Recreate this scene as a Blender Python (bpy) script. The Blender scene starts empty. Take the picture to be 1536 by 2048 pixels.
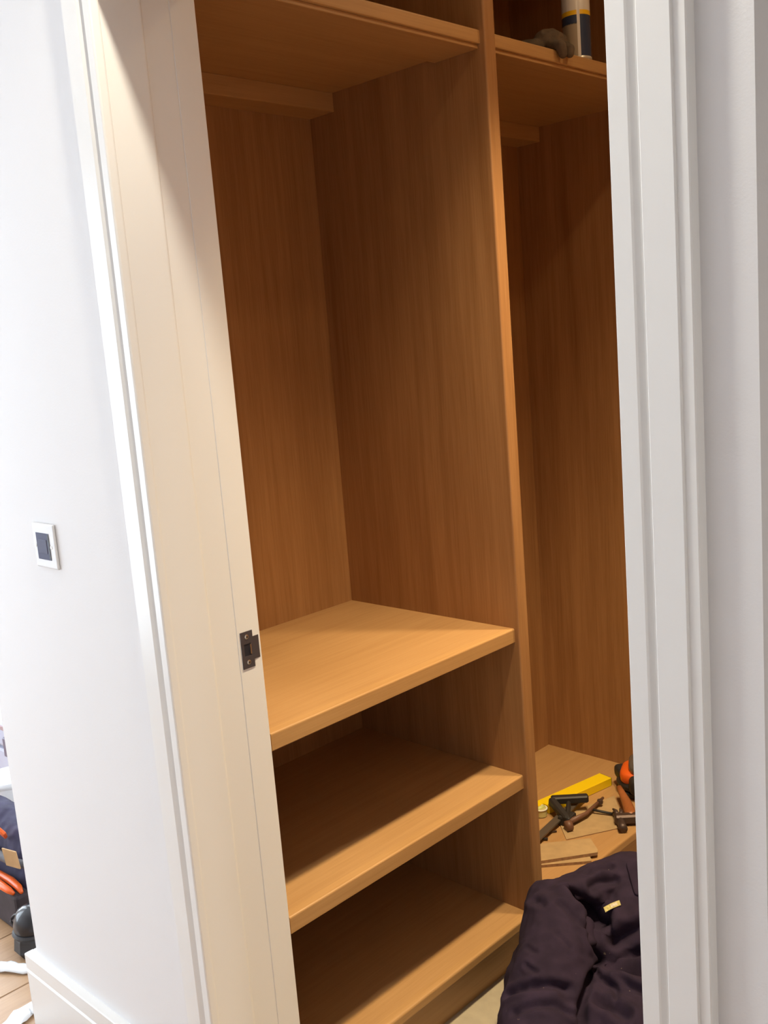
import bpy, bmesh, math, random
import numpy as np
from mathutils import Vector, Matrix, noise

random.seed(7)
S = bpy.context.scene
COL = S.collection

# ------------------------------------------------------------------ camera
cd = bpy.data.cameras.new('camera')
cam = bpy.data.objects.new('camera', cd); COL.objects.link(cam)
cd.sensor_fit = 'VERTICAL'; cd.sensor_height = 36.0; cd.sensor_width = 27.0
cd.lens = 1994.74 * 36.0 / 2048.0
cd.clip_start = 0.01; cd.clip_end = 200
RM = Matrix(((0.720004, -0.061314, 0.691256), (0.689501, 0.176065, -0.702559), (-0.07863, 0.982467, 0.169043)))
cam.matrix_world = Matrix.Translation((0, 0, 1.55)) @ RM.to_4x4()
S.camera = cam

# ------------------------------------------------------------------ exposure, sky and daylight
S.view_settings.view_transform = 'Standard'
S.view_settings.look = 'None'
S.view_settings.gamma = 1.0
S.view_settings.use_curve_mapping = False
S.view_settings.exposure = 0.0
W = bpy.data.worlds.new('sky'); S.world = W; W.use_nodes = True
bg = W.node_tree.nodes['Background']
bg.inputs[0].default_value = (0.80, 0.90, 1.0, 1); bg.inputs[1].default_value = 10.7

def portal(loc, sy, sz):
    l = bpy.data.lights.new('window_daylight', 'AREA'); l.shape = 'RECTANGLE'; l.size = sz; l.size_y = sy
    l.cycles.is_portal = True
    o = bpy.data.objects.new('window_daylight', l); COL.objects.link(o)
    o.location = loc; o.rotation_euler = (0, -math.pi / 2, 0)
    return o
XWIN = -4.2
portal((XWIN - 0.16, -0.35, 1.25), 1.7, 2.1)
portal((XWIN - 0.16, 1.75, 1.12), 1.7, 2.2)

CLOSET_W = 160.0      # power of the closet downlights
HALL_W = 42.0
WARM = (1.0, 0.79, 0.49)
WARM_HALL = (1.0, 0.92, 0.76)

# ------------------------------------------------------------------ materials
def mat(name, col, rough=0.5, metal=0.0, spec=0.5, bump=0.0, bscale=200.0, var=0.0, vscale=8.0, coat=0.0, trans=0.0):
    m = bpy.data.materials.new(name); m.use_nodes = True
    nt = m.node_tree; b = nt.nodes['Principled BSDF']
    b.inputs['Base Color'].default_value = (*col, 1); b.inputs['Roughness'].default_value = rough
    b.inputs['Metallic'].default_value = metal; b.inputs['Specular IOR Level'].default_value = spec
    b.inputs['Coat Weight'].default_value = coat
    b.inputs['Transmission Weight'].default_value = trans
    if bump or var:
        tc = nt.nodes.new('ShaderNodeTexCoord')
    if var:
        n = nt.nodes.new('ShaderNodeTexNoise'); n.inputs['Scale'].default_value = vscale; n.inputs['Detail'].default_value = 4
        nt.links.new(tc.outputs['Object'], n.inputs['Vector'])
        r = nt.nodes.new('ShaderNodeValToRGB')
        r.color_ramp.elements[0].position = 0.3; r.color_ramp.elements[1].position = 0.7
        r.color_ramp.elements[0].color = (*[c * (1 - var) for c in col], 1)
        r.color_ramp.elements[1].color = (*[min(1, c * (1 + var)) for c in col], 1)
        nt.links.new(n.outputs['Fac'], r.inputs[0]); nt.links.new(r.outputs[0], b.inputs['Base Color'])
    if bump:
        n2 = nt.nodes.new('ShaderNodeTexNoise'); n2.inputs['Scale'].default_value = bscale; n2.inputs['Detail'].default_value = 3
        nt.links.new(tc.outputs['Object'], n2.inputs['Vector'])
        bp = nt.nodes.new('ShaderNodeBump'); bp.inputs['Strength'].default_value = bump; bp.inputs['Distance'].default_value = 0.002
        nt.links.new(n2.outputs['Fac'], bp.inputs['Height']); nt.links.new(bp.outputs['Normal'], b.inputs['Normal'])
    return m

def wood(name, axis, light, dark, rough=0.42, fine=1.0, streak=0.35, seed=0.0):
    """veneer with its grain along the given axis"""
    m = bpy.data.materials.new(name); m.use_nodes = True
    nt = m.node_tree; N = nt.nodes; L = nt.links; b = N['Principled BSDF']
    tc = N.new('ShaderNodeTexCoord')
    def noise_at(across, along, detail, off, dist=0.0):
        mp = N.new('ShaderNodeMapping')
        sc = [across] * 3; sc['XYZ'.index(axis)] = along
        mp.inputs['Scale'].default_value = sc; mp.inputs['Location'].default_value = (off, off * 1.7, off * 0.6)
        n = N.new('ShaderNodeTexNoise'); n.inputs['Scale'].default_value = 1.0; n.inputs['Detail'].default_value = detail
        n.inputs['Distortion'].default_value = dist; n.inputs['Roughness'].default_value = 0.6
        L.new(tc.outputs['Object'], mp.inputs[0]); L.new(mp.outputs[0], n.inputs['Vector'])
        return n.outputs['Fac']
    broad = noise_at(16.0, 0.9, 2, 3.1 + seed, 0.4)
    mid = noise_at(75.0, 2.2, 3, 9.2 + seed)
    finen = noise_at(330.0 * fine, 9.0, 2, 1.3 + seed)
    def mix(a, wa, bb, wb):
        m1 = N.new('ShaderNodeMath'); m1.operation = 'MULTIPLY'; L.new(a, m1.inputs[0]); m1.inputs[1].default_value = wa
        m2 = N.new('ShaderNodeMath'); m2.operation = 'MULTIPLY_ADD'; L.new(bb, m2.inputs[0]); m2.inputs[1].default_value = wb
        L.new(m1.outputs[0], m2.inputs[2]); return m2.outputs[0]
    h = mix(mix(broad, streak, mid, 0.35), 1.0, finen, 0.3)
    r = N.new('ShaderNodeValToRGB'); e = r.color_ramp.elements
    tot = streak + 0.65
    e[0].position = 0.36 * tot; e[1].position = 0.62 * tot
    e[0].color = (*dark, 1); e[1].color = (*light, 1)
    L.new(h, r.inputs[0]); L.new(r.outputs[0], b.inputs['Base Color'])
    b.inputs['Roughness'].default_value = rough; b.inputs['Specular IOR Level'].default_value = 0.35
    bp = N.new('ShaderNodeBump'); bp.inputs['Strength'].default_value = 0.12; bp.inputs['Distance'].default_value = 0.001
    L.new(finen, bp.inputs['Height']); L.new(bp.outputs[0], b.inputs['Normal'])
    return m

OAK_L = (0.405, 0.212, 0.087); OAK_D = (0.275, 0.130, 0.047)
M = dict(
    wall=mat('wall_paint', (0.78, 0.775, 0.78), 0.75, bump=0.08, bscale=350),
    white=mat('white_eggshell', (0.80, 0.795, 0.78), 0.32, bump=0.02, bscale=500),
    ceil=mat('ceiling_paint', (0.82, 0.81, 0.80), 0.8, bump=0.05, bscale=300),
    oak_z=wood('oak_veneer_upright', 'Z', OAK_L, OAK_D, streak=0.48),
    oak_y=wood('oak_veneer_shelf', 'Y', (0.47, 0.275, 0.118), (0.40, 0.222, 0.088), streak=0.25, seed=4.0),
    oak_edge=wood('oak_edge_strip', 'Z', (0.52, 0.305, 0.110), (0.46, 0.262, 0.088), streak=0.2, seed=8.0),
    oak_edge_y=wood('oak_lip', 'Y', (0.49, 0.285, 0.118), (0.41, 0.23, 0.088), streak=0.2, seed=2.0),
    plank=wood('floor_oak', 'Y', (0.44, 0.27, 0.145), (0.33, 0.185, 0.09), streak=0.4, seed=6.0),
    subfloor=mat('closet_floor_board', (0.40, 0.345, 0.25), 0.8, var=0.10, vscale=22, bump=0.15, bscale=90),
    steel=mat('strike_steel', (0.085, 0.075, 0.085), 0.4, metal=0.35),
    screw=mat('screw_steel', (0.62, 0.60, 0.56), 0.3, metal=1.0),
    hole=mat('latch_pocket', (0.012, 0.012, 0.02), 0.6),
    chrome=mat('wall_plate_white', (0.72, 0.72, 0.73), 0.5, spec=0.3),
    grey_module=mat('grey_module', (0.135, 0.145, 0.21), 0.8, spec=0.15),
    lampring=mat('lamp_ring', (0.8, 0.8, 0.8), 0.3),
)
lens = bpy.data.materials.new('lamp_lens'); lens.use_nodes = True
_b = lens.node_tree.nodes['Principled BSDF']
_b.inputs['Emission Color'].default_value = (1, 0.82, 0.58, 1); _b.inputs['Emission Strength'].default_value = 12
M['lens'] = lens
lens2 = lens.copy(); lens2.name = 'closet_lamp_lens'; M['lens_closet'] = lens2
lens2.node_tree.nodes['Principled BSDF'].inputs['Emission Strength'].default_value = 115
lens2.node_tree.nodes['Principled BSDF'].inputs['Emission Color'].default_value = (1, 0.76, 0.46, 1)

# ------------------------------------------------------------------ mesh helpers
def mesh_obj(name, bm, m, parent=None, smooth=False):
    me = bpy.data.meshes.new(name); bm.normal_update(); bm.to_mesh(me); bm.free()
    if smooth:
        for p in me.polygons: p.use_smooth = True
    if m is not None: me.materials.append(m)
    o = bpy.data.objects.new(name, me); COL.objects.link(o)
    if parent is not None: o.parent = parent
    return o

def add_box(bm, a, b, bevel=0.0, seg=2, mtx=None):
    vs = bmesh.ops.create_cube(bm, size=1.0)['verts']
    for v in vs:
        v.co = Vector([(a[i] + b[i]) / 2 + v.co[i] * (b[i] - a[i]) for i in range(3)])
    if bevel > 0:
        es = list({e for v in vs for e in v.link_edges})
        r = bmesh.ops.bevel(bm, geom=es, offset=bevel, segments=seg, profile=0.5, affect='EDGES')
        vs = list({v for f in r['faces'] for v in f.verts} | {v for v in vs if v.is_valid})
    if mtx is not None:
        for v in vs: v.co = mtx @ v.co
    return vs

def box(name, a, b, m, parent=None, bevel=0.0, seg=2, mtx=None):
    bm = bmesh.new(); add_box(bm, a, b, bevel, seg, mtx)
    return mesh_obj(name, bm, m, parent)

def prism(name, pts, axis, lo, hi, m, parent=None, bevel=0.0):
    """extrude a closed outline (list of 2D points) along an axis"""
    bm = bmesh.new()
    def P(p, t):
        return {'Z': (p[0], p[1], t), 'X': (t, p[0], p[1]), 'Y': (p[0], t, p[1])}[axis]
    A = [bm.verts.new(P(p, lo)) for p in pts]; B = [bm.verts.new(P(p, hi)) for p in pts]
    n = len(pts)
    bm.faces.new(A); bm.faces.new(B[::-1])
    for i in range(n): bm.faces.new((A[i], B[i], B[(i + 1) % n], A[(i + 1) % n]))
    bmesh.ops.recalc_face_normals(bm, faces=bm.faces)
    if bevel:
        es = [e for e in bm.edges if (e.verts[0] in A) != (e.verts[1] in A)]
        bmesh.ops.bevel(bm, geom=es, offset=bevel, segments=2, profile=0.5, affect='EDGES')
    return mesh_obj(name, bm, m, parent)

def frame(d, up=(0, 0, 1)):
    z = Vector(d).normalized(); u = Vector(up)
    if abs(z.dot(u)) > 0.95: u = Vector((1, 0, 0))
    x = u.cross(z).normalized(); y = z.cross(x)
    return x, y, z

def add_tube(bm, pts, rad, n=12, cap=True, flat=1.0, up=(0, 0, 1)):
    """swept round tube; rad is a number or a list; flat squeezes it along the up side"""
    pts = [Vector(p) for p in pts]; k = len(pts)
    rads = rad if isinstance(rad, (list, tuple)) else [rad] * k
    rings = []
    for i, p in enumerate(pts):
        d = pts[min(i + 1, k - 1)] - pts[max(i - 1, 0)]
        x, y, z = frame(d, up)
        rings.append([bm.verts.new(p + x * math.cos(t) * rads[i] + y * math.sin(t) * rads[i] * flat)
                      for t in [2 * math.pi * j / n for j in range(n)]])
    for a, b in zip(rings[:-1], rings[1:]):
        for j in range(n):
            bm.faces.new((a[j], a[(j + 1) % n], b[(j + 1) % n], b[j]))
    if cap:
        bm.faces.new(rings[0][::-1]); bm.faces.new(rings[-1])
    return rings

def tube(name, pts, rad, m, parent=None, n=12, flat=1.0, smooth=True, up=(0, 0, 1)):
    bm = bmesh.new(); add_tube(bm, pts, rad, n, True, flat, up)
    return mesh_obj(name, bm, m, parent, smooth)

def lathe(name, prof, loc, m, parent=None, n=32, smooth=True, mtx=None):
    """revolve (radius, height) pairs about the vertical through loc"""
    bm = bmesh.new(); rings = []
    for r, h in prof:
        if r < 1e-6: rings.append([bm.verts.new((0, 0, h))])
        else: rings.append([bm.verts.new((r * math.cos(2 * math.pi * j / n), r * math.sin(2 * math.pi * j / n), h)) for j in range(n)])
    for a, b in zip(rings[:-1], rings[1:]):
        for j in range(n):
            q = [a[j % len(a)], a[(j + 1) % len(a)], b[(j + 1) % len(b)], b[j % len(b)]]
            u = []
            for v in q:
                if v not in u: u.append(v)
            if len(u) > 2: bm.faces.new(u)
    T = Matrix.Translation(loc) @ (mtx.to_4x4() if mtx is not None else Matrix.Identity(4))
    for v in bm.verts: v.co = T @ v.co
    bmesh.ops.recalc_face_normals(bm, faces=bm.faces)
    o = mesh_obj(name, bm, m, parent, smooth)
    if smooth: o.data.set_sharp_from_angle(angle=math.radians(40))
    return o

def thing(name, label, cat, loc=(0, 0, 0), group=None):
    o = bpy.data.objects.new(name, None); COL.objects.link(o); o.empty_display_size = 0.05
    o['label'] = label; o['category'] = cat
    if group: o['group'] = group
    o.location = loc
    return o

def settle(root):
    """children were modelled in world coordinates: keep them there under an Empty placed at the base"""
    T = Matrix.Translation(root.location).inverted()
    for ch in root.children:
        ch.matrix_parent_inverse = T

def tag(o, label, cat, group=None):
    o['label'] = label; o['category'] = cat
    if group: o['group'] = group
    return o

def struct(o):
    o['kind'] = 'structure'
    return o

# ================================================================== SETTING
W0, W1 = 0.870, 1.045           # hall face and closet face of the door wall
ZC = 2.62                       # ceiling
XL, XR = -1.364, -0.512         # door lining faces
XCOR, XNIB = -2.068, -0.378     # outer corners of the wall
HEAD = 2.125
XE, YB, YF = 2.4, -1.5, 3.3     # far right, behind the camera, far back

# floor of the hall: boards running away from the camera
fl = struct(box('floor', (XWIN - 0.2, YB - 0.1, -0.06), (XE + 0.1, YF + 0.1, -0.022), M['plank']))
PW = 0.254
x = -2.356 - PW * 8
while x < XE:
    cuts = [YB, YB + random.uniform(1.0, 1.6), 0.6 + random.uniform(0, 0.2) if x < -2.1 else W0, YF]
    for y0, y1 in zip(cuts[:-1], cuts[1:]):
        xa, xb = max(x, XWIN), min(x + PW, XE)
        if y0 >= W0 - 1e-6 and xb > XCOR and xa < XNIB:       # the closet has its own floor
            if xa < XCOR: xb = XCOR
            elif xb > XNIB: xa = XNIB
            else: continue
        if xb - xa < 0.02: continue
        box('plank', (xa + 0.0012, y0 + 0.001, -0.022), (xb - 0.0012, y1 - 0.001, 0.0), M['plank'], fl, 0.0015, 1)
    x += PW
struct(box('floor', (XCOR + 0.1, W0 + 0.005, -0.021), (XNIB - 0.1, 2.85, 0.0), M['subfloor']))

# ceiling
struct(box('ceiling', (XWIN - 0.2, YB - 0.1, ZC), (XE + 0.1, YF + 0.1, ZC + 0.1), M['ceil']))

# door wall with its opening
bm = bmesh.new()
add_box(bm, (XCOR, W0, 0), (XL - 0.028, W1, ZC))
add_box(bm, (XR + 0.028, W0, 0), (XNIB, W1, ZC))
add_box(bm, (XL - 0.028, W0, HEAD + 0.028), (XR + 0.028, W1, ZC))
struct(mesh_obj('wall_front', bm, M['wall']))
# closet partitions
struct(box('wall_left', (XCOR, W1, 0), (XCOR + 0.115, 2.87, ZC), M['wall']))
struct(box('wall_right', (XNIB - 0.115, W1, 0), (XNIB, 2.87, ZC), M['wall']))
struct(box('wall_rear', (XCOR + 0.115, 2.76, 0), (XNIB - 0.115, 2.87, ZC), M['wall']))
# unseen oak panels added to darken and redden the closet's bounced light
struct(box('wall_added_bounce_panel', (XNIB - 0.133, W1 + 0.12, 0), (XNIB - 0.115, 2.76, ZC), M['oak_z']))
struct(box('wall_added_bounce_panel', (XCOR + 0.148, 2.742, 0), (XNIB - 0.133, 2.76, ZC), M['oak_z']))
# outer walls of the hall
struct(box('wall_back', (XWIN - 0.1, YF, 0), (XE, YF + 0.1, ZC), M['wall']))
struct(box('wall_near', (XWIN - 0.1, YB - 0.1, 0), (XE, YB, ZC), M['wall']))
struct(box('wall_far_right', (XE, YB - 0.1, 0), (XE + 0.1, YF + 0.1, ZC), M['wall']))
# window wall
WIN = [(-1.2, 0.5, 0.2, 2.3), (0.9, 2.6, 0.02, 2.22)]
bm = bmesh.new(); t0, t1 = XWIN - 0.15, XWIN
add_box(bm, (t0, YB, 0), (t1, -1.2, ZC)); add_box(bm, (t0, 0.5, 0), (t1, 0.9, ZC)); add_box(bm, (t0, 2.6, 0), (t1, YF, ZC))
add_box(bm, (t0, -1.2, 0), (t1, 0.5, 0.2)); add_box(bm, (t0, -1.2, 2.3), (t1, 0.5, ZC))
add_box(bm, (t0, 0.9, 0), (t1, 2.6, 0.02)); add_box(bm, (t0, 0.9, 2.22), (t1, 2.6, ZC))
struct(mesh_obj('wall_window_side', bm, M['wall']))
glass = bpy.data.materials.new('window_glass'); glass.use_nodes = True
nt = glass.node_tree; nt.nodes.clear()
_o = nt.nodes.new('ShaderNodeOutputMaterial'); _mx = nt.nodes.new('ShaderNodeMixShader'); _t = nt.nodes.new('ShaderNodeBsdfTransparent'); _g = nt.nodes.new('ShaderNodeBsdfGlossy')
_g.inputs['Roughness'].default_value = 0.02; _mx.inputs[0].default_value = 0.06
nt.links.new(_t.outputs[0], _mx.inputs[1]); nt.links.new(_g.outputs[0], _mx.inputs[2]); nt.links.new(_mx.outputs[0], _o.inputs[0])
for k, (ya, yb, za, zb) in enumerate(WIN):
    bm = bmesh.new(); f = 0.055
    add_box(bm, (XWIN - 0.10, ya, za), (XWIN - 0.03, ya + f, zb)); add_box(bm, (XWIN - 0.10, yb - f, za), (XWIN - 0.03, yb, zb))
    add_box(bm, (XWIN - 0.10, ya + f, za), (XWIN - 0.03, yb - f, za + f)); add_box(bm, (XWIN - 0.10, ya + f, zb - f), (XWIN - 0.03, yb - f, zb))
    ym = (ya + yb) / 2
    add_box(bm, (XWIN - 0.10, ym - 0.03, za + f), (XWIN - 0.03, ym + 0.03, zb - f))
    w = struct(mesh_obj('window_%d' % (k + 1), bm, M['white']))
    box('pane', (XWIN - 0.07, ya + f, za + f), (XWIN - 0.064, ym - 0.03, zb - f), glass, w)
    box('pane', (XWIN - 0.07, ym + 0.03, za + f), (XWIN - 0.064, yb - f, zb - f), glass, w)

# skirting along the hall side of the door wall, with a bead near its top
SK = [(W0, 0.0), (W0 - 0.020, 0.0), (W0 - 0.020, 0.205), (W0 - 0.0165, 0.209), (W0 - 0.0165, 0.2125), (W0 - 0.020, 0.2135), (W0 - 0.020, 0.2475), (W0 - 0.0185, 0.249), (W0, 0.249)]
struct(prism('baseboard_left', SK, 'X', XCOR - 0.020, XL - 0.0705, M['white']))
struct(box('baseboard_corner', (XCOR - 0.020, W0, 0), (XCOR, 2.6, 0.249), M['white'], None, 0.0015, 1))

# door lining, stops and architraves
jl = struct(prism('door_1', [(XL + 0.0045, W0), (XL + 0.0045, 0.9400), (XL + 0.0044, 0.9417), (XL + 0.0040, 0.9433), (XL + 0.0033, 0.9447), (XL + 0.0024, 0.9459), (XL + 0.0014, 0.9468), (XL + 0.0002, 0.9473), (XL + -0.0010, 0.9475), (XL - 0.0010, 0.9985), (XL - 0.0013, 0.9992), (XL - 0.0013, 1.0000), (XL, 1.0008), (XL, W1 + 0.0035), (XL - 0.0005, W1 + 0.0045), (XL - 0.0015, W1 + 0.005), (XL - 0.028, W1 + 0.005), (XL - 0.028, W0)], 'Z', 0, HEAD + 0.028, M['white']))
prism('right_lining', [(XR, W0 + 0.001), (XR + 0.028, W0 + 0.001), (XR + 0.028, W1 + 0.005), (XR, W1 + 0.005)], 'Z', 0, HEAD + 0.028, M['white'], jl, 0.0012)
box('door_stop', (XR - 0.008, 0.946, 0), (XR, 0.999, HEAD - 0.01), M['white'], jl, 0.0022)
box('head_lining', (XL + 0.0046, W0 + 0.001, HEAD), (XR, W1 + 0.005, HEAD + 0.028), M['white'], jl)
box('door_stop', (XL + 0.0045, 0.946, HEAD - 0.01), (XR - 0.008, 0.999, HEAD), M['white'], jl, 0.0022)
YA, YBND = 0.852, 0.842
trl = struct(prism('trim_1', [(-1.3715, W0), (XL + 0.0046, W0), (XL + 0.0060, W0 - 0.0004), (XL + 0.0072, W0 - 0.0016), (XL + 0.0078, W0 - 0.0034), (XL + 0.0080, W0 - 0.005), (XL + 0.0080, YA + 0.003), (XL + 0.0070, YA + 0.0008), (XL + 0.005, YA), (-1.3735, YA), (-1.375, YA + 0.001), (-1.3782, YA + 0.007), (-1.3795, YA + 0.007),
                      (-1.390, YA + 0.001), (-1.392, YA), (-1.4315, YA), (-1.434, YA + 0.0025), (-1.434, W0)], 'Z', 0, HEAD + 0.070, M['white']))
trr = struct(prism('trim_2', [(-0.509, W0), (-0.509, YA + 0.001), (-0.508, YA), (-0.489, YA), (-0.4868, YA + 0.0008), (-0.4812, YA + 0.0035), (-0.4790, YA + 0.0040), (-0.4780, YA + 0.001), (-0.4770, YA),
                      (-0.4452, YA), (-0.4442, YA + 0.0008), (-0.4438, YA + 0.003), (-0.4325, YA + 0.003), (-0.4312, YA + 0.004), (-0.4312, W0)], 'Z', 0, HEAD + 0.070, M['white']))
struct(prism('trim_3', [(W0, HEAD + 0.003), (YA, HEAD + 0.003), (YA, HEAD + 0.070), (W0, HEAD + 0.070)], 'X', -1.366, -0.509, M['white']))

# ================================================================== DOWNLIGHTS
def downlight(label, x, y, watts, colour, rad=0.05, spot=150, blend=0.6, group=None, glow='lens'):
    t = thing('ceiling_downlight', label, 'light', (x, y, ZC), group)
    lathe('bezel', [(0.038, 0.0), (0.048, 0.0), (0.050, -0.003), (0.047, -0.006), (0.038, -0.004)], (x, y, ZC), M['lampring'], t)
    lathe('lens', [(0.0, -0.002), (0.038, -0.002)], (x, y, ZC), M[glow], t)
    l = bpy.data.lights.new('bulb', 'SPOT'); l.energy = watts; l.color = colour; l.shadow_soft_size = rad
    l.spot_size = math.radians(spot); l.spot_blend = blend
    o = bpy.data.objects.new('bulb', l); COL.objects.link(o); o.parent = t; o.location = (x, y, ZC - 0.03)
    settle(t)
    return t
downlight('recessed downlight deep in the closet ceiling, beyond the divider', -0.87, 2.10, CLOSET_W * 0.8, WARM, 0.045, 90, 1.0, None, 'lens_closet')
downlight('recessed downlight in the closet ceiling before the divider, nearer the doorway', -0.87, 1.62, CLOSET_W * 1.1, WARM, 0.045, 90, 1.0, None, 'lens_closet')
downlight('recessed hall downlight in the ceiling close above the doorway', -0.78, 0.708, HALL_W, WARM_HALL, 0.03)

downlight('unseen fill downlight added in the hall ceiling right of the doorway, behind the viewer', 1.0, 0.72, 50.0, (1.0, 0.93, 0.84), 0.05, 150, 0.8)  # added fill lamp, brightens the right wall and the wall end

# ================================================================== WARDROBE
XS, XD, XK, XB = -1.3755, -1.362, -1.409, -1.920      # shelf front, divider front, kick face, back panel face
Y0, YD0, YD1, YFAR = 1.060, 1.800, 1.836, 2.667
wr = thing('wardrobe', 'open fitted oak veneer wardrobe with shelves, standing inside the doorway', 'wardrobe', (-1.65, 1.9, 0))
def upright(name, y0, y1, front=XD, z0=0.0, z1=2.58):
    r = 0.0045
    pts = [(XB - 0.018, y0), (front - r, y0)]
    for k in range(1, 4): a = math.pi / 2 * k / 4; pts.append((front - r + r * math.sin(a), y0 + r - r * math.cos(a)))
    pts += [(front, y0 + r), (front, y1 - 0.001), (front - 0.001, y1), (XB - 0.018, y1)]
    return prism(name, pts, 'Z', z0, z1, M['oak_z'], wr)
upright('divider', YD0, YD1, z0=0.136)
# edge strip glued on the divider's front
upright('side_panel', 1.0505, Y0, XS - 0.006)
upright('side_panel', YFAR, YFAR + 0.036)
for a, b in ((Y0, YD0), (YD1, YFAR)):
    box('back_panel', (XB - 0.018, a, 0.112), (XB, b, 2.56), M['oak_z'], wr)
    box('top_panel', (XB, a, 2.545), (XS, b, 2.58), M['oak_y'], wr, 0.002, 1)

def shelf(y0, y1, zt, zb, name='shelf', lip=0.0, r=0.004):
    """veneered board with a solid lip along its front; lip is how far the lip hangs below the board"""
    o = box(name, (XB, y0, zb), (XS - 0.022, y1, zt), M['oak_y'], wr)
    z0 = zb - lip
    pts = [(XS - 0.022, z0)]
    for cx, cz, a0 in ((XS - r * 0.5, z0 + r * 0.5, -90), (XS - r, zt - r, 0)):
        rr = r * 0.5 if a0 < 0 else r
        for k in range(5):
            a = math.radians(a0 + 90 * k / 4); pts.append((cx + rr * math.cos(a), cz + rr * math.sin(a)))
    pts.append((XS - 0.022, zt))
    prism('front_lip', pts, 'Y', y0, y1, M['oak_edge_y'], o)
    return o
shelf(Y0, YD0, 0.864, 0.830)
shelf(Y0, YD0, 0.499, 0.464)
shelf(Y0, YD0, 0.136, 0.112, 'bottom_shelf', 0.0, 0.006)
shelf(YD1, YFAR, 0.136, 0.112, 'bottom_shelf', 0.0, 0.006)
box('bottom_joint', (XB, YD0, 0.112), (XS, YD1, 0.1355), M['oak_y'], wr)
for a, b in ((Y0, YD0), (YD1, YFAR)):
    u = shelf(a, b, 2.1805, 2.152, 'upper_shelf')
    box('under_rail', (XS - 0.128, a, 2.143), (XS - 0.006, b, 2.152), M['oak_y'], u, 0.001, 1)
    box('back_rail', (XB, a, 2.108), (-1.832, b, 2.152), M['oak_y'], wr, 0.001, 1)
box('kick_board', (XK - 0.018, Y0, 0.0), (XK, YFAR, 0.112), M['oak_y'], wr)
settle(wr)

# ================================================================== STRIKE PLATE AND WALL PLATE
sp = thing('strike_plate', 'dark steel latch strike plate screwed to the white door jamb', 'strike plate', (XL, 1.02, 1.036))
bm = bmesh.new()
xa, xb = XL, XL + 0.0016
def ring_plate(bm, y0, y1, z0, z1, hy0, hy1, hz0, hz1):
    add_box(bm, (xa, y0, z0), (xb, y1, hz0)); add_box(bm, (xa, y0, hz1), (xb, y1, z1))
    add_box(bm, (xa, y0, hz0), (xb, hy0, hz1)); add_box(bm, (xa, hy1, hz0), (xb, y1, hz1))
ring_plate(bm, 1.006, 1.032, 1.004, 1.070, 1.0115, 1.0265, 1.026, 1.048)
mesh_obj('plate', bm, M['steel'], sp)
prism('lip', [(XL, 1.032), (XL + 0.0016, 1.032), (XL + 0.0013, 1.036), (XL + 0.0004, 1.0455), (XL + 0.0001, 1.0455), (XL + 0.0001, 1.036)], 'Z', 1.017, 1.058, M['steel'], sp)
box('latch_pocket', (XL + 0.0001, 1.0115, 1.026), (XL + 0.0004, 1.0265, 1.048), M['hole'], sp)
box('bent_tab', (XL + 0.0002, 1.0245, 1.028), (XL + 0.0022, 1.0272, 1.046), M['screw'], sp)
for z in (1.0605, 1.0145):
    s = lathe('screw', [(0.0, 0.0012), (0.0025, 0.0012), (0.0042, 0.0004), (0.0042, 0.0)], (XL + 0.0016, 1.019, z), M['screw'], sp, 16, True, Matrix.Rotation(math.pi / 2, 3, 'Y'))
    for a in (0.6, 0.6 + math.pi / 2):
        bm = bmesh.new(); add_box(bm, (0, -0.0022, -0.0005), (0.0003, 0.0022, 0.0005), 0, 2, Matrix.Translation((XL + 0.0027, 1.019, z)) @ Matrix.Rotation(a, 4, 'X'))
        mesh_obj('cross_slot', bm, M['hole'], s)
settle(sp)

wp = thing('wall_plate', 'square white wall plate with a dark grey module, on the wall left of the doorway', 'wall plate', (-1.749, W0, 1.221))
PX0, PX1, PZ0, PZ1 = -1.790, -1.708, 1.178, 1.264
box('plate', (PX0, W0 - 0.0055, PZ0), (PX1, W0, PZ1), M['chrome'], wp, 0.003, 3)
IX0, IX1, IZ0, IZ1 = -1.7765, -1.7275, 1.1945, 1.2455
md = box('module', (IX0, W0 - 0.0062, IZ0), (IX1, W0 - 0.0050, IZ1), M['grey_module'], wp)
bm = bmesh.new()
add_box(bm, (IX0 + 0.006, W0 - 0.0072, IZ0 + 0.012), (IX1 - 0.010, W0 - 0.0060, IZ1 - 0.012), 0.0005, 1)
mesh_obj('shutter', bm, mat('module_shutter', (0.155, 0.165, 0.23), 0.8, spec=0.15), md)
box('side_slot', (IX1 - 0.005, W0 - 0.0066, IZ0 + 0.002), (IX1, W0 - 0.0060, IZ1 - 0.002), M['hole'], md)
for x in (-1.7815, -1.7225):
    lathe('screw', [(0.0, 0.0011), (0.0026, 0.0009), (0.0033, 0.0)], (x, W0 - 0.0055, 1.220), M['screw'], wp, 14, True, Matrix.Rotation(math.pi / 2, 3, 'X'))
settle(wp)

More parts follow.
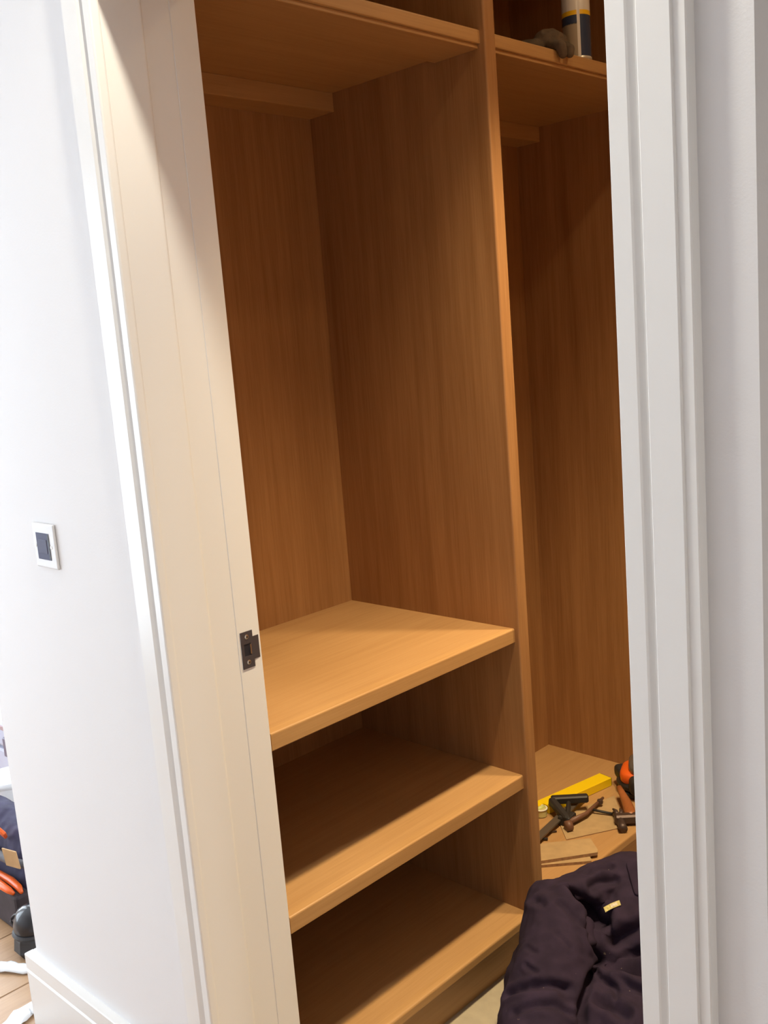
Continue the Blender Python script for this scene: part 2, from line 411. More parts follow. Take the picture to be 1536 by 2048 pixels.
# ================================================================== THINGS IN THE WARDROBE
ZB = 0.1366          # top of the wardrobe floor
ZU = 2.1812         # top of the upper shelf
M.update(
    yellow=mat('level_yellow', (0.87, 0.62, 0.006), 0.35),
    vial=mat('vial_plastic', (0.56, 0.50, 0.22), 0.2), vialring=mat('vial_ring', (0.82, 0.82, 0.74), 0.3),
    vialgreen=mat('vial_fluid', (0.62, 0.66, 0.25), 0.2),
    black=mat('black_plastic', (0.022, 0.019, 0.018), 0.55),
    clampsteel=mat('clamp_bar_steel', (0.17, 0.14, 0.11), 0.45, metal=0.6),
    clamprod=mat('clamp_screw', (0.16, 0.075, 0.045), 0.5),
    ply=mat('plywood_face', (0.42, 0.285, 0.14), 0.7, var=0.10, vscale=30),
    plyedge=mat('plywood_edge', (0.33, 0.19, 0.10), 0.8, var=0.25, vscale=120),
    orange=mat('orange_plastic', (0.74, 0.115, 0.012), 0.35),
    smoke=mat('smoked_cover', (0.10, 0.09, 0.085), 0.2, coat=0.5),
    handle=wood('hammer_handle_wood', 'Y', (0.36, 0.125, 0.04), (0.26, 0.085, 0.025), 0.4, seed=3.0),
    iron=mat('dark_iron', (0.09, 0.06, 0.05), 0.45, metal=0.5),
    canblue=mat('can_label_blue', (0.035, 0.050, 0.095), 0.25),
    canwhite=mat('can_label_white', (0.66, 0.62, 0.56), 0.28),
    canbeige=mat('can_label_beige', (0.34, 0.28, 0.20), 0.3),
    canyellow=mat('can_label_yellow', (0.78, 0.46, 0.01), 0.3),
    canrim=mat('can_rim', (0.62, 0.58, 0.47), 0.35, metal=0.3),
    glove=mat('glove_fabric', (0.105, 0.072, 0.045), 0.95, var=0.25, vscale=40, bump=0.5, bscale=500),
    pouch=mat('black_cloth', (0.012, 0.012, 0.013), 0.9, bump=0.4, bscale=400),
    navy=mat('navy_cloth', (0.027, 0.0175, 0.036), 0.92, spec=0.2, var=0.22, vscale=26, bump=0.35, bscale=900),
    tag=mat('woven_tag', (0.50, 0.44, 0.17), 0.8, var=0.25, vscale=170),
    tagmid=mat('woven_tag_print', (0.55, 0.50, 0.40), 0.8, var=0.3, vscale=400),
    dust=mat('sawdust', (0.55, 0.42, 0.30), 0.9),
)

def specks(m, col):
    nt = m.node_tree; b = nt.nodes['Principled BSDF']; src = b.inputs['Base Color'].links[0].from_socket
    tc = nt.nodes.new('ShaderNodeTexCoord'); n = nt.nodes.new('ShaderNodeTexNoise'); n.inputs['Scale'].default_value = 75; n.inputs['Detail'].default_value = 2
    nt.links.new(tc.outputs['Object'], n.inputs['Vector'])
    r = nt.nodes.new('ShaderNodeMapRange'); r.inputs[1].default_value = 0.745; r.inputs[2].default_value = 0.80; r.inputs[4].default_value = 0.5
    nt.links.new(n.outputs['Fac'], r.inputs[0])
    mx = nt.nodes.new('ShaderNodeMix'); mx.data_type = 'RGBA'; mx.inputs['B'].default_value = (*col, 1)
    nt.links.new(r.outputs[0], mx.inputs['Factor']); nt.links.new(src, mx.inputs['A']); nt.links.new(mx.outputs['Result'], b.inputs['Base Color'])
specks(M['navy'], (0.42, 0.33, 0.25))

# ---- yellow level lying flat
d = Vector((0.19, 0.98, 0)).normalized(); nrm = Vector((d.y, -d.x, 0))
LE = Vector((-1.603, 2.518, ZB)); LH = 0.026; LW = 0.049; LL = 0.58
Tl = Matrix(((nrm.x, d.x, 0, LE.x), (nrm.y, d.y, 0, LE.y), (0, 0, 1, LE.z), (0, 0, 0, 1)))     # local x = across, y = along, end at y=0
lv = thing('spirit_level', 'yellow box spirit level lying on the wardrobe floor behind the black clamp', 'level', tuple(Tl @ Vector((0, -LL / 2, 0))))
VY = -0.292
bm = bmesh.new()
add_box(bm, (-LW / 2, -LL, 0), (LW / 2, VY - 0.024, LH), 0.0012, 1, Tl)
add_box(bm, (-LW / 2, VY + 0.024, 0), (LW / 2, 0, LH), 0.0012, 1, Tl)
add_box(bm, (-LW / 2, VY - 0.024, 0), (LW / 2 - 0.022, VY + 0.024, LH), 0.0, 1, Tl)
mesh_obj('body', bm, M['yellow'], lv)
box('end_cap', (-LW / 2 + 0.001, -0.0005, 0.001), (LW / 2 - 0.001, 0.0025, LH - 0.001), M['black'], lv, 0.0008, 1, Tl)
bm = bmesh.new(); add_tube(bm, [Tl @ Vector((LW / 2 - 0.011, VY, z)) for z in (0.002, 0.024)], 0.0185, 24)
vl = mesh_obj('vial_holder', bm, M['vial'], lv, True); vl.data.set_sharp_from_angle(angle=0.7)
bm = bmesh.new(); add_tube(bm, [Tl @ Vector((LW / 2 - 0.011 + 0.001, VY + y, 0.0245)) for y in (-0.013, 0.013)], 0.0052, 12)
mesh_obj('vial', bm, M['vialgreen'], vl, True)
bm = bmesh.new(); add_tube(bm, [Tl @ Vector((LW / 2 - 0.011 + 0.0185 * math.cos(t), VY + 0.0185 * math.sin(t), 0.0235)) for t in [2 * math.pi * k / 24 for k in range(25)]], 0.0022, 8)
mesh_obj('ring', bm, M['vialring'], vl, True)
settle(lv)

# ---- black one-handed bar clamp
cl = thing('bar_clamp', 'black one-handed bar clamp with a flat steel bar, lying in front of the yellow level', 'clamp', (-1.555, 2.25, ZB))
def bar(name, p, q, w, h, m, parent, bev=0.001):
    p, q = Vector(p), Vector(q); x, y, z = frame(q - p)
    T = Matrix(((x.x, y.x, z.x, p.x), (x.y, y.y, z.y, p.y), (x.z, y.z, z.z, p.z), (0, 0, 0, 1)))
    return box(name, (-w / 2, -h / 2, 0), (w / 2, h / 2, (q - p).length), m, parent, bev, 1, T)
bar('bar', (-1.552, 2.02, ZB + 0.014), (-1.592, 2.372, ZB + 0.020), 0.024, 0.007, M['clampsteel'], cl)
A1, A2, A3 = Vector((-1.630, 2.262, ZB + 0.040)), Vector((-1.553, 2.330, ZB + 0.040)), Vector((-1.543, 2.215, ZB + 0.022))
bar('jaw', A1, A2 + (A2 - A1) * 0.06, 0.024, 0.022, M['black'], cl, 0.004)
bar('pistol_grip', A1, A3, 0.022, 0.024, M['black'], cl, 0.005)
bar('trigger', (A1 + A2) * 0.5 + Vector((0, 0, -0.008)), A3, 0.013, 0.018, M['black'], cl, 0.004)
bm = bmesh.new(); add_box(bm, (-0.020, -0.024, 0.0), (0.020, 0.024, 0.030), 0.006, 2, Matrix.Translation((-1.556, 2.232, ZB)) @ Matrix.Rotation(0.15, 4, 'Z'))
mesh_obj('ratchet_housing', bm, M['black'], cl)
bm = bmesh.new(); add_tube(bm, [(-1.532, 2.190, ZB + 0.016), (-1.524, 2.205, ZB + 0.016)], 0.015, 14)
mesh_obj('release_button', bm, M['clamprod'], cl, True)
tube('screw_rod', [(-1.536, 2.215, ZB + 0.018), (-1.525, 2.285, ZB + 0.018), (-1.540, 2.400, ZB + 0.016)], [0.009, 0.006, 0.004], M['clamprod'], cl, 10)
tube('cross_pin', [(-1.536, 2.318, ZB + 0.015), (-1.468, 2.343, ZB + 0.008)], 0.004, M['black'], cl, 8)
lathe('pin_knob', [(0, -0.008), (0.007, -0.006), (0.008, 0), (0.007, 0.006), (0, 0.008)], (-1.466, 2.344, ZB + 0.009), M['clampsteel'], cl, 12)
lathe('rod_knob', [(0, -0.008), (0.008, -0.006), (0.009, 0), (0.008, 0.006), (0, 0.008)], (-1.533, 2.372, ZB + 0.017), M['iron'], cl, 12)
tube('cross_pin', [(-1.585, 2.098, ZB + 0.006), (-1.545, 2.118, ZB + 0.005)], 0.0035, M['black'], cl, 8)
settle(cl)

# ---- loose screws beside the clamp
nl = tube('nail', [(-1.577, 2.145, ZB + 0.003), (-1.552, 2.172, ZB + 0.003)], [0.0022, 0.0026], M['iron'], None, 8)
tag(nl, 'small dark nail lying between the level and the bar of the clamp', 'nail')

# ---- thin timber offcuts
def offcut(pts, z, t, label, group=None):
    """a thin board with a given outline, its core shown at the edges"""
    c = sum((Vector((p[0], p[1], 0)) for p in pts), Vector()) / len(pts)
    root = thing('board_offcut', label, 'offcut', (c.x, c.y, z), group)
    prism('core', pts, 'Z', z, z + t - 0.0006, M['plyedge'], root)
    prism('face_veneer', pts, 'Z', z + t - 0.0006, z + t, M['ply'], root)
    settle(root)
    return root
offcut([(-1.548, 1.995), (-1.513, 1.955), (-1.382, 2.085), (-1.418, 2.125)], ZB, 0.0075, 'thin wooden offcut at the bottom of the pair near the divider')
offcut([(-1.540, 2.000), (-1.506, 1.962), (-1.384, 2.118), (-1.392, 2.132), (-1.440, 2.172), (-1.532, 2.072)], ZB + 0.0075, 0.009, 'larger thin wooden offcut on top of the pair near the divider')
offcut([(-1.600, 2.245), (-1.505, 2.150), (-1.415, 2.300), (-1.430, 2.335), (-1.535, 2.455)], ZB, 0.0022, 'pale flat sheet of veneer lying underneath the black bar clamp')

# ---- orange sander
sd = thing('sander', 'orange and black power sander on the wardrobe floor at the end of the level', 'power tool', (-1.485, 2.545, ZB))
sx, sy = -1.493, 2.535
def blob(name, c, r, m, parent, rotz=0.0, n=24, squeeze=None, tilt=0.0):
    bm = bmesh.new(); bmesh.ops.create_uvsphere(bm, u_segments=n, v_segments=n // 2, radius=1.0)
    for v in bm.verts:
        p = v.co.copy()
        if squeeze: p = Vector(squeeze(p))
        v.co = Vector((p.x * r[0], p.y * r[1], p.z * r[2]))
    T = Matrix.Translation(c) @ Matrix.Rotation(rotz, 4, 'Z') @ Matrix.Rotation(tilt, 4, 'Y')
    for v in bm.verts: v.co = T @ v.co
    return mesh_obj(name, bm, m, parent, True)
boxy = lambda p: tuple(math.copysign(abs(c) ** 0.6, c) for c in p)
lathe('sanding_pad', [(0, 0), (0.066, 0), (0.070, 0.004), (0.070, 0.014), (0.060, 0.018), (0, 0.018)], (sx, sy, ZB), M['black'], sd)
lathe('skirt', [(0.062, 0.018), (0.068, 0.022), (0.070, 0.034), (0.064, 0.044), (0.050, 0.048), (0, 0.048)], (sx, sy, ZB), M['black'], sd)
blob('body', (sx, sy, ZB + 0.056), (0.057, 0.062, 0.024), M['orange'], sd, 0.4, 28, boxy)
blob('grip', (sx + 0.010, sy + 0.006, ZB + 0.084), (0.044, 0.062, 0.018), M['smoke'], sd, 0.5, 24, boxy)
blob('side_grip', (sx - 0.053, sy - 0.012, ZB + 0.050), (0.020, 0.030, 0.020), M['black'], sd, 0.9, 20, boxy)
blob('front_guard', (sx + 0.034, sy - 0.052, ZB + 0.045), (0.036, 0.030, 0.028), M['black'], sd, 0.6, 20, boxy)
blob('dust_port', (sx + 0.085, sy + 0.045, ZB + 0.050), (0.050, 0.026, 0.024), M['black'], sd, 0.5, 20, boxy)
settle(sd)

# ---- hammer with a wooden handle
hm = thing('hammer', 'small hammer with a reddish wooden handle in front of the orange sander', 'hammer', (-1.44, 2.36, ZB))
tube('handle', [(-1.512, 2.446, ZB + 0.040), (-1.490, 2.425, ZB + 0.035), (-1.460, 2.397, ZB + 0.029), (-1.432, 2.366, ZB + 0.024), (-1.415, 2.345, ZB + 0.022), (-1.405, 2.334, ZB + 0.021)],
     [0.008, 0.0105, 0.014, 0.0165, 0.017, 0.015], M['handle'], hm, 16, 0.8)
bar('head', (-1.442, 2.302, ZB + 0.018), (-1.356, 2.372, ZB + 0.020), 0.026, 0.028, M['iron'], hm, 0.005)
bm = bmesh.new(); add_tube(bm, [(-1.430, 2.312, ZB + 0.018), (-1.405, 2.282, ZB + 0.015), (-1.396, 2.272, ZB + 0.013)], [0.011, 0.012, 0.0125], 16)
mesh_obj('striking_face', bm, M['iron'], hm, True)
tube('claw', [(-1.438, 2.312, ZB + 0.024), (-1.452, 2.328, ZB + 0.028), (-1.468, 2.338, ZB + 0.026)], [0.008, 0.006, 0.003], M['iron'], hm, 8)
tube('claw', [(-1.430, 2.318, ZB + 0.024), (-1.440, 2.336, ZB + 0.028), (-1.452, 2.350, ZB + 0.026)], [0.008, 0.006, 0.003], M['iron'], hm, 8)
settle(hm)

# ---- can on the upper shelf
CX, CY, CR = -1.413, 2.235, 0.034
cn = thing('foam_can', 'blue and white aerosol can with a yellow band on the right upper shelf', 'can', (CX, CY, ZU))
Hc = 0.205
lathe('base_rim', [(0, 0.001), (CR - 0.003, 0.001), (CR - 0.001, 0.0), (CR + 0.0008, 0.003), (CR, 0.007)], (CX, CY, ZU), M['canrim'], cn, 40)
def wrap(name, a0, a1, z0, z1, m, z1b=None, dr=0.0):
    """a piece of the printed wrapper between two angles (degrees)"""
    bm = bmesh.new(); n = max(3, int(abs(a1 - a0) / 7)); lo = []; hi = []
    for i in range(n + 1):
        u = i / n; a = math.radians(a0 + (a1 - a0) * u); r = CR + dr
        top = z1 + ((z1b if z1b is not None else z1) - z1) * u
        lo.append(bm.verts.new((CX + r * math.cos(a), CY + r * math.sin(a), ZU + z0)))
        hi.append(bm.verts.new((CX + r * math.cos(a), CY + r * math.sin(a), ZU + top)))
    for i in range(n): bm.faces.new((lo[i], lo[i + 1], hi[i + 1], hi[i]))
    return mesh_obj(name, bm, m, cn, True)
wrap('blue_wrap', -42, 150, 0.006, 0.101, M['canblue'])
wrap('white_stripe', -54, -42, 0.006, 0.113, M['canwhite'], dr=0.0002)
wrap('beige_panel', -210, -54, 0.006, 0.080, M['canbeige'], 0.082)
wrap('blue_band', -210, -54, 0.080, 0.1005, M['canblue'])
wrap('yellow_band', -54, 306, 0.1005, 0.111, M['canyellow'])
lathe('upper_body', [(CR, 0.111), (CR, 0.150), (CR - 0.002, 0.157), (CR - 0.008, 0.163), (CR - 0.008, 0.166)], (CX, CY, ZU), M['canwhite'], cn, 40)
lathe('cap', [(CR - 0.005, 0.163), (CR - 0.004, 0.166), (CR - 0.006, 0.200), (CR - 0.012, 0.205), (0, 0.206)], (CX, CY, ZU), M['canwhite'], cn, 32)
settle(cn)

# ---- cloth lumps: union of soft capsules, remeshed into one skin and creased
def lump(name, caps, voxel, m, parent=None, creases=(), rough=0.0, seed=0, floor_z=None, smooth=6):
    bm = bmesh.new()
    for p, q, r0, r1, fl in caps:
        p, q = Vector(p), Vector(q); k = 6
        pts = [p.lerp(q, i / k) for i in range(k + 1)]; rr = [r0 + (r1 - r0) * i / k for i in range(k + 1)]
        dd = (q - p).normalized() if (q - p).length > 1e-6 else Vector((1, 0, 0))
        pre = [p - dd * r0 * c for c in (0.98, 0.8, 0.45)]; pr = [r0 * c for c in (0.2, 0.6, 0.893)]
        post = [q + dd * r1 * c for c in (0.45, 0.8, 0.98)]; po = [r1 * c for c in (0.893, 0.6, 0.2)]
        add_tube(bm, pre + pts + post, pr + rr + po, 20, True, fl)
    tmp = mesh_obj('tmp', bm, None)
    md = tmp.modifiers.new('r', 'REMESH'); md.mode = 'VOXEL'; md.voxel_size = voxel; md.adaptivity = 0
    dg = bpy.context.evaluated_depsgraph_get(); dg.update()
    me = bpy.data.meshes.new_from_object(tmp.evaluated_get(dg))
    bpy.data.objects.remove(tmp)
    bm = bmesh.new(); bm.from_mesh(me)
    for _ in range(smooth): bmesh.ops.smooth_vert(bm, verts=bm.verts, factor=0.5, use_axis_x=True, use_axis_y=True, use_axis_z=True)
    bm.normal_update()
    co = np.array([v.co[:] for v in bm.verts]); no = np.array([v.normal[:] for v in bm.verts])
    disp = np.zeros(len(co))
    for line, w, depth in creases:
        L = np.array(line); best = np.full(len(co), 9.0)
        for a, b in zip(L[:-1], L[1:]):
            ab = b - a; t = np.clip(((co - a) @ ab) / (ab @ ab), 0, 1)
            best = np.minimum(best, np.linalg.norm(co - (a + t[:, None] * ab), axis=1))
        g = np.exp(-(best / w) ** 2)
        disp -= depth * g
        disp += 0.35 * depth * np.exp(-((best - 2.0 * w) / (0.9 * w)) ** 2)
    if rough:
        for i, p in enumerate(co):
            v = Vector(p)
            a = noise.noise(Vector((v.x * 14 + seed, v.y * 14, v.z * 14))); b = noise.noise(Vector((v.x * 34, v.y * 34 + seed, v.z * 34)))
            disp[i] += rough * (0.9 * (0.5 - abs(a)) + 0.45 * (0.4 - abs(b)))
    co = co + no * disp[:, None]
    if floor_z is not None: co[:, 2] = np.maximum(co[:, 2], floor_z)
    for v, p in zip(bm.verts, co): v.co = p
    me2 = bpy.data.meshes.new(name); bm.to_mesh(me2); bm.free(); bpy.data.meshes.remove(me)
    for p in me2.polygons: p.use_smooth = True
    me2.materials.append(m)
    o = bpy.data.objects.new(name, me2); COL.objects.link(o)
    if parent is not None: o.parent = parent
    return o

gl = lump('work_glove', [((-1.420, 2.115, ZU + 0.030), (-1.418, 2.150, ZU + 0.030), 0.030, 0.026, 0.9),
                         ((-1.432, 2.10, ZU + 0.022), (-1.420, 2.045, ZU + 0.012), 0.020, 0.011, 0.8),
                         ((-1.455, 2.10, ZU + 0.024), (-1.465, 2.020, ZU + 0.014), 0.018, 0.012, 0.9),
                         ((-1.400, 2.105, ZU + 0.018), (-1.364, 2.088, ZU + 0.004), 0.015, 0.010, 0.9),
                         ((-1.395, 2.13, ZU + 0.018), (-1.362, 2.124, ZU + 0.002), 0.015, 0.010, 0.9),
                         ((-1.362, 2.088, ZU + 0.004), (-1.3605, 2.092, ZU - 0.012), 0.0105, 0.009, 0.9),
                         ((-1.3605, 2.124, ZU + 0.002), (-1.3600, 2.120, ZU - 0.008), 0.0105, 0.009, 0.9)], 0.0028, M['glove'], None,
          [([(-1.41, 2.10, ZU + 0.045), (-1.40, 2.15, ZU + 0.04)], 0.005, 0.006), ([(-1.415, 2.13, ZU + 0.06), (-1.395, 2.125, ZU + 0.03)], 0.004, 0.006)], 0.007, 3, None, 3)
for v in gl.data.vertices:                      # the fingers bend over the shelf's front edge without entering it
    if v.co.x < XS + 0.0012 and v.co.z < ZU + 0.0008: v.co.z = ZU + 0.0008
tag(gl, 'crumpled brown work glove on the right upper shelf beside the aerosol can', 'glove')
pc = lump('cloth_pouch', [((-1.52, 1.90, ZU + 0.028), (-1.60, 1.96, ZU + 0.030), 0.034, 0.045, 0.75), ((-1.47, 1.91, ZU + 0.022), (-1.53, 2.02, ZU + 0.024), 0.024, 0.03, 0.8)], 0.004, M['pouch'], None, (), 0.010, 9, ZU + 0.0005, 3)
tag(pc, 'black cloth pouch on the right upper shelf between the divider and the glove', 'pouch')

# ================================================================== JACKET ON THE FLOOR
jk = thing('work_jacket', 'crumpled navy work jacket with a yellowish tag, heaped on the closet floor before the wardrobe', 'jacket', (-1.12, 1.68, 0))
JCAPS = [((-1.256, 1.716, 0.250), (-1.212, 1.667, 0.235), 0.053, 0.070, 0.9), ((-1.212, 1.667, 0.235), (-1.175, 1.614, 0.205), 0.070, 0.077, 0.9),
         ((-1.175, 1.614, 0.205), (-1.159, 1.557, 0.175), 0.077, 0.080, 0.9), ((-1.159, 1.557, 0.175), (-1.151, 1.528, 0.150), 0.080, 0.082, 0.9),
         ((-1.151, 1.528, 0.150), (-1.127, 1.481, 0.125), 0.082, 0.085, 0.9), ((-1.127, 1.481, 0.125), (-1.084, 1.409, 0.095), 0.085, 0.080, 0.9),
         ((-1.256, 1.716, 0.250), (-1.225, 1.773, 0.255), 0.046, 0.049, 0.9), ((-1.225, 1.773, 0.255), (-1.204, 1.825, 0.250), 0.049, 0.056, 0.9),
         ((-1.204, 1.825, 0.250), (-1.205, 1.868, 0.240), 0.056, 0.060, 0.9),
         ((-1.205, 1.864, 0.240), (-1.161, 1.910, 0.250), 0.060, 0.064, 0.9), ((-1.161, 1.910, 0.250), (-1.065, 1.947, 0.250), 0.064, 0.070, 0.9),
         ((-1.148, 1.784, 0.195), (-1.073, 1.820, 0.205), 0.055, 0.070, 0.9), ((-1.073, 1.820, 0.205), (-1.010, 1.886, 0.200), 0.070, 0.075, 0.9),
         ((-1.115, 1.830, 0.225), (-1.150, 1.880, 0.240), 0.050, 0.050, 0.9), ((-1.06, 1.85, 0.22), (-1.03, 1.90, 0.23), 0.07, 0.07, 0.9),
         ((-1.056, 1.667, 0.130), (-0.982, 1.717, 0.140), 0.060, 0.077, 0.9), ((-1.049, 1.566, 0.110), (-0.954, 1.622, 0.110), 0.062, 0.082, 0.9),
         ((-1.20, 1.72, 0.12), (-1.02, 1.86, 0.10), 0.10, 0.10, 1.0), ((-1.14, 1.56, 0.07), (-0.98, 1.70, 0.07), 0.10, 0.10, 1.0), ((-1.20, 1.85, 0.10), (-1.05, 1.95, 0.10), 0.10, 0.10, 1.0),
         ((-1.255, 1.73, 0.13), (-1.20, 1.62, 0.10), 0.08, 0.10, 1.0)]
JCREASE = [
    ([[-1.197, 1.718, 0.279], [-1.156, 1.707, 0.251], [-1.119, 1.664, 0.231], [-1.119, 1.676, 0.176], [-1.086, 1.596, 0.186], [-1.074, 1.562, 0.171], [-1.055, 1.523, 0.157]], 0.012, 0.022),
    ([[-1.193, 1.466, 0.185], [-1.149, 1.482, 0.213], [-1.117, 1.507, 0.218], [-1.091, 1.533, 0.205]], 0.008, 0.012),
    ([[-1.15, 1.432, 0.182], [-1.118, 1.458, 0.198], [-1.09, 1.485, 0.197], [-1.065, 1.503, 0.175]], 0.007, 0.009),
    ([[-1.179, 1.515, 0.233], [-1.166, 1.511, 0.231], [-1.15, 1.51, 0.231]], 0.005, 0.006),
    ([[-1.2, 1.55, 0.247], [-1.175, 1.543, 0.249]], 0.005, 0.005),
    ([[-1.255, 1.656, 0.286], [-1.223, 1.643, 0.294]], 0.009, 0.01),
    ([[-1.222, 1.71, 0.294], [-1.2, 1.707, 0.287], [-1.194, 1.714, 0.28]], 0.006, 0.008),
    ([[-1.159, 1.601, 0.272], [-1.14, 1.595, 0.264], [-1.121, 1.594, 0.252]], 0.004, 0.005),
    ([[-1.192, 1.663, 0.296], [-1.157, 1.661, 0.277], [-1.132, 1.665, 0.252]], 0.006, 0.008),
    ([[-1.183, 1.77, 0.284], [-1.177, 1.796, 0.29], [-1.155, 1.839, 0.281]], 0.008, 0.014),
    ([[-1.204, 1.799, 0.3], [-1.2, 1.826, 0.301], [-1.18, 1.86, 0.296]], 0.007, 0.01),
    ([[-1.19, 1.721, 0.272], [-1.176, 1.758, 0.233], [-1.138, 1.749, 0.234]], 0.018, 0.035),
    ([[-1.12, 1.681, 0.181], [-1.058, 1.685, 0.188], [-0.999, 1.688, 0.204], [-0.955, 1.714, 0.206]], 0.016, 0.03),
    ([[-1.102, 1.734, 0.202], [-1.081, 1.749, 0.219], [-1.046, 1.774, 0.246], [-1.018, 1.813, 0.259]], 0.012, 0.02),
    ([[-1.118, 1.748, 0.23], [-1.103, 1.739, 0.209]], 0.006, 0.01),
    ([[-1.12, 1.674, 0.173], [-1.075, 1.637, 0.172], [-1.04, 1.635, 0.173], [-1.016, 1.604, 0.172]], 0.006, 0.01),
    ([[-1.047, 1.577, 0.168], [-1.013, 1.58, 0.173], [-0.98, 1.573, 0.172]], 0.012, 0.02),
    ([[-1.036, 1.649, 0.184], [-0.974, 1.642, 0.18]], 0.008, 0.008),
]
lump('body', JCAPS, 0.0055, M['navy'], jk, JCREASE, 0.010, 21, 0.0008, 7)
def sheet(name, rows, off, t, m, parent, soft=True):
    """a strip of cloth laid over the jacket: grid points lifted by off, t thick"""
    bm = bmesh.new(); up = Vector((0.0, -0.35, 0.94))
    top = [[bm.verts.new(Vector(p) + up * (off + t)) for p in r] for r in rows]
    bot = [[bm.verts.new(Vector(p) + up * off) for p in r] for r in rows]
    for j in range(len(rows) - 1):
        for i in range(len(rows[0]) - 1):
            bm.faces.new((top[j][i], top[j][i + 1], top[j + 1][i + 1], top[j + 1][i]))
            bm.faces.new((bot[j][i], bot[j + 1][i], bot[j + 1][i + 1], bot[j][i + 1]))
    be = [e for e in bm.edges if len(e.link_faces) == 1]
    rim = lambda g: [g[0][i] for i in range(len(g[0]))] + [g[j][-1] for j in range(1, len(g))] + [g[-1][i] for i in range(len(g[0]) - 2, -1, -1)] + [g[j][0] for j in range(len(g) - 2, 0, -1)]
    a, b = rim(top), rim(bot)
    for i in range(len(a)): bm.faces.new((a[i], b[i], b[(i + 1) % len(a)], a[(i + 1) % len(a)]))
    bmesh.ops.recalc_face_normals(bm, faces=bm.faces)
    o = mesh_obj(name, bm, m, parent, True); o.data.set_sharp_from_angle(angle=0.9)
    if not soft: return o
    md = o.modifiers.new('soft', 'SUBSURF'); md.levels = md.render_levels = 2
    return o
sheet('collar', [[[-1.158, 1.885, 0.303], [-1.141, 1.895, 0.306], [-1.125, 1.904, 0.309], [-1.109, 1.915, 0.311]], [[-1.142, 1.869, 0.294], [-1.125, 1.878, 0.297], [-1.109, 1.888, 0.3], [-1.094, 1.898, 0.302]], [[-1.129, 1.857, 0.282], [-1.114, 1.868, 0.284], [-1.097, 1.877, 0.287], [-1.081, 1.885, 0.291]], [[-1.112, 1.838, 0.274], [-1.099, 1.853, 0.274], [-1.08, 1.856, 0.282], [-1.063, 1.863, 0.287]], [[-1.094, 1.817, 0.269], [-1.076, 1.822, 0.276], [-1.06, 1.831, 0.28], [-1.045, 1.841, 0.283]]], -0.002, 0.012, M['navy'], jk)
sheet('shoulder_strap', [[[-1.215, 1.742, 0.293], [-1.206, 1.755, 0.294], [-1.198, 1.769, 0.295]], [[-1.206, 1.736, 0.286], [-1.197, 1.75, 0.288], [-1.19, 1.766, 0.288]], [[-1.2, 1.733, 0.278], [-1.19, 1.748, 0.28], [-1.182, 1.765, 0.28]], [[-1.193, 1.73, 0.27], [-1.185, 1.748, 0.27], [-1.176, 1.765, 0.271]]], -0.006, 0.010, M['navy'], jk)
# woven tag: a small flat strip standing a little off the cloth
TA, TB, TC_, TD = Vector((-1.1400, 1.7590, 0.2580)), Vector((-1.1165, 1.7880, 0.2700)), Vector((-1.1075, 1.7800, 0.2655)), Vector((-1.1305, 1.7515, 0.2535))
def quad_rows(u0, u1, v0, v1, lift):
    n = (TB - TA).cross(TD - TA).normalized()
    if n.z < 0: n = -n
    P = lambda u, v: TA.lerp(TB, u).lerp(TD.lerp(TC_, u), v) + n * (lift + 0.002 * math.sin(u * math.pi))
    return [[P(u0 + (u1 - u0) * i / 5, v0 + (v1 - v0) * j) for i in range(6)] for j in (0, 1)]
tg = sheet('tag', quad_rows(0, 1, 0, 1, 0.0), 0.0, 0.0012, M['tag'], jk, False)
tg['label'] = 'yellowish woven tag'
sheet('print', quad_rows(0.42, 0.82, 0.2, 0.8, 0.0), 0.0013, 0.0003, M['tagmid'], tg, False)
settle(jk)

# ================================================================== ROOM BEYOND THE WALL CORNER
M.update(
    casegrey=mat('case_grey', (0.42, 0.43, 0.54), 0.45),
    casedark=mat('case_latch', (0.10, 0.08, 0.13), 0.4),
    casebrown=mat('case_strap', (0.34, 0.22, 0.22), 0.7),
    tub=mat('white_tub', (0.85, 0.87, 0.88), 0.3),
    bagnavy=mat('bag_canvas', (0.032, 0.026, 0.060), 0.85, var=0.25, vscale=30, bump=0.4, bscale=600),
    baggrey=mat('bag_trim', (0.085, 0.080, 0.088), 0.7, var=0.2, vscale=30),
    bagbrown=mat('bag_base', (0.042, 0.030, 0.034), 0.8, var=0.3, vscale=20),
    cardboard=mat('cardboard', (0.46, 0.28, 0.13), 0.85, var=0.12, vscale=25),
    rubber=mat('black_rubber', (0.012, 0.012, 0.016), 0.28, coat=0.25),
    rubbergrey=mat('grey_rubber', (0.026, 0.024, 0.025), 0.5),
)
poly = bpy.data.materials.new('polythene'); poly.use_nodes = True
_p = poly.node_tree.nodes['Principled BSDF']; _p.inputs['Base Color'].default_value = (0.93, 0.94, 0.95, 1); _p.inputs['Roughness'].default_value = 0.2; _p.inputs['Alpha'].default_value = 0.75

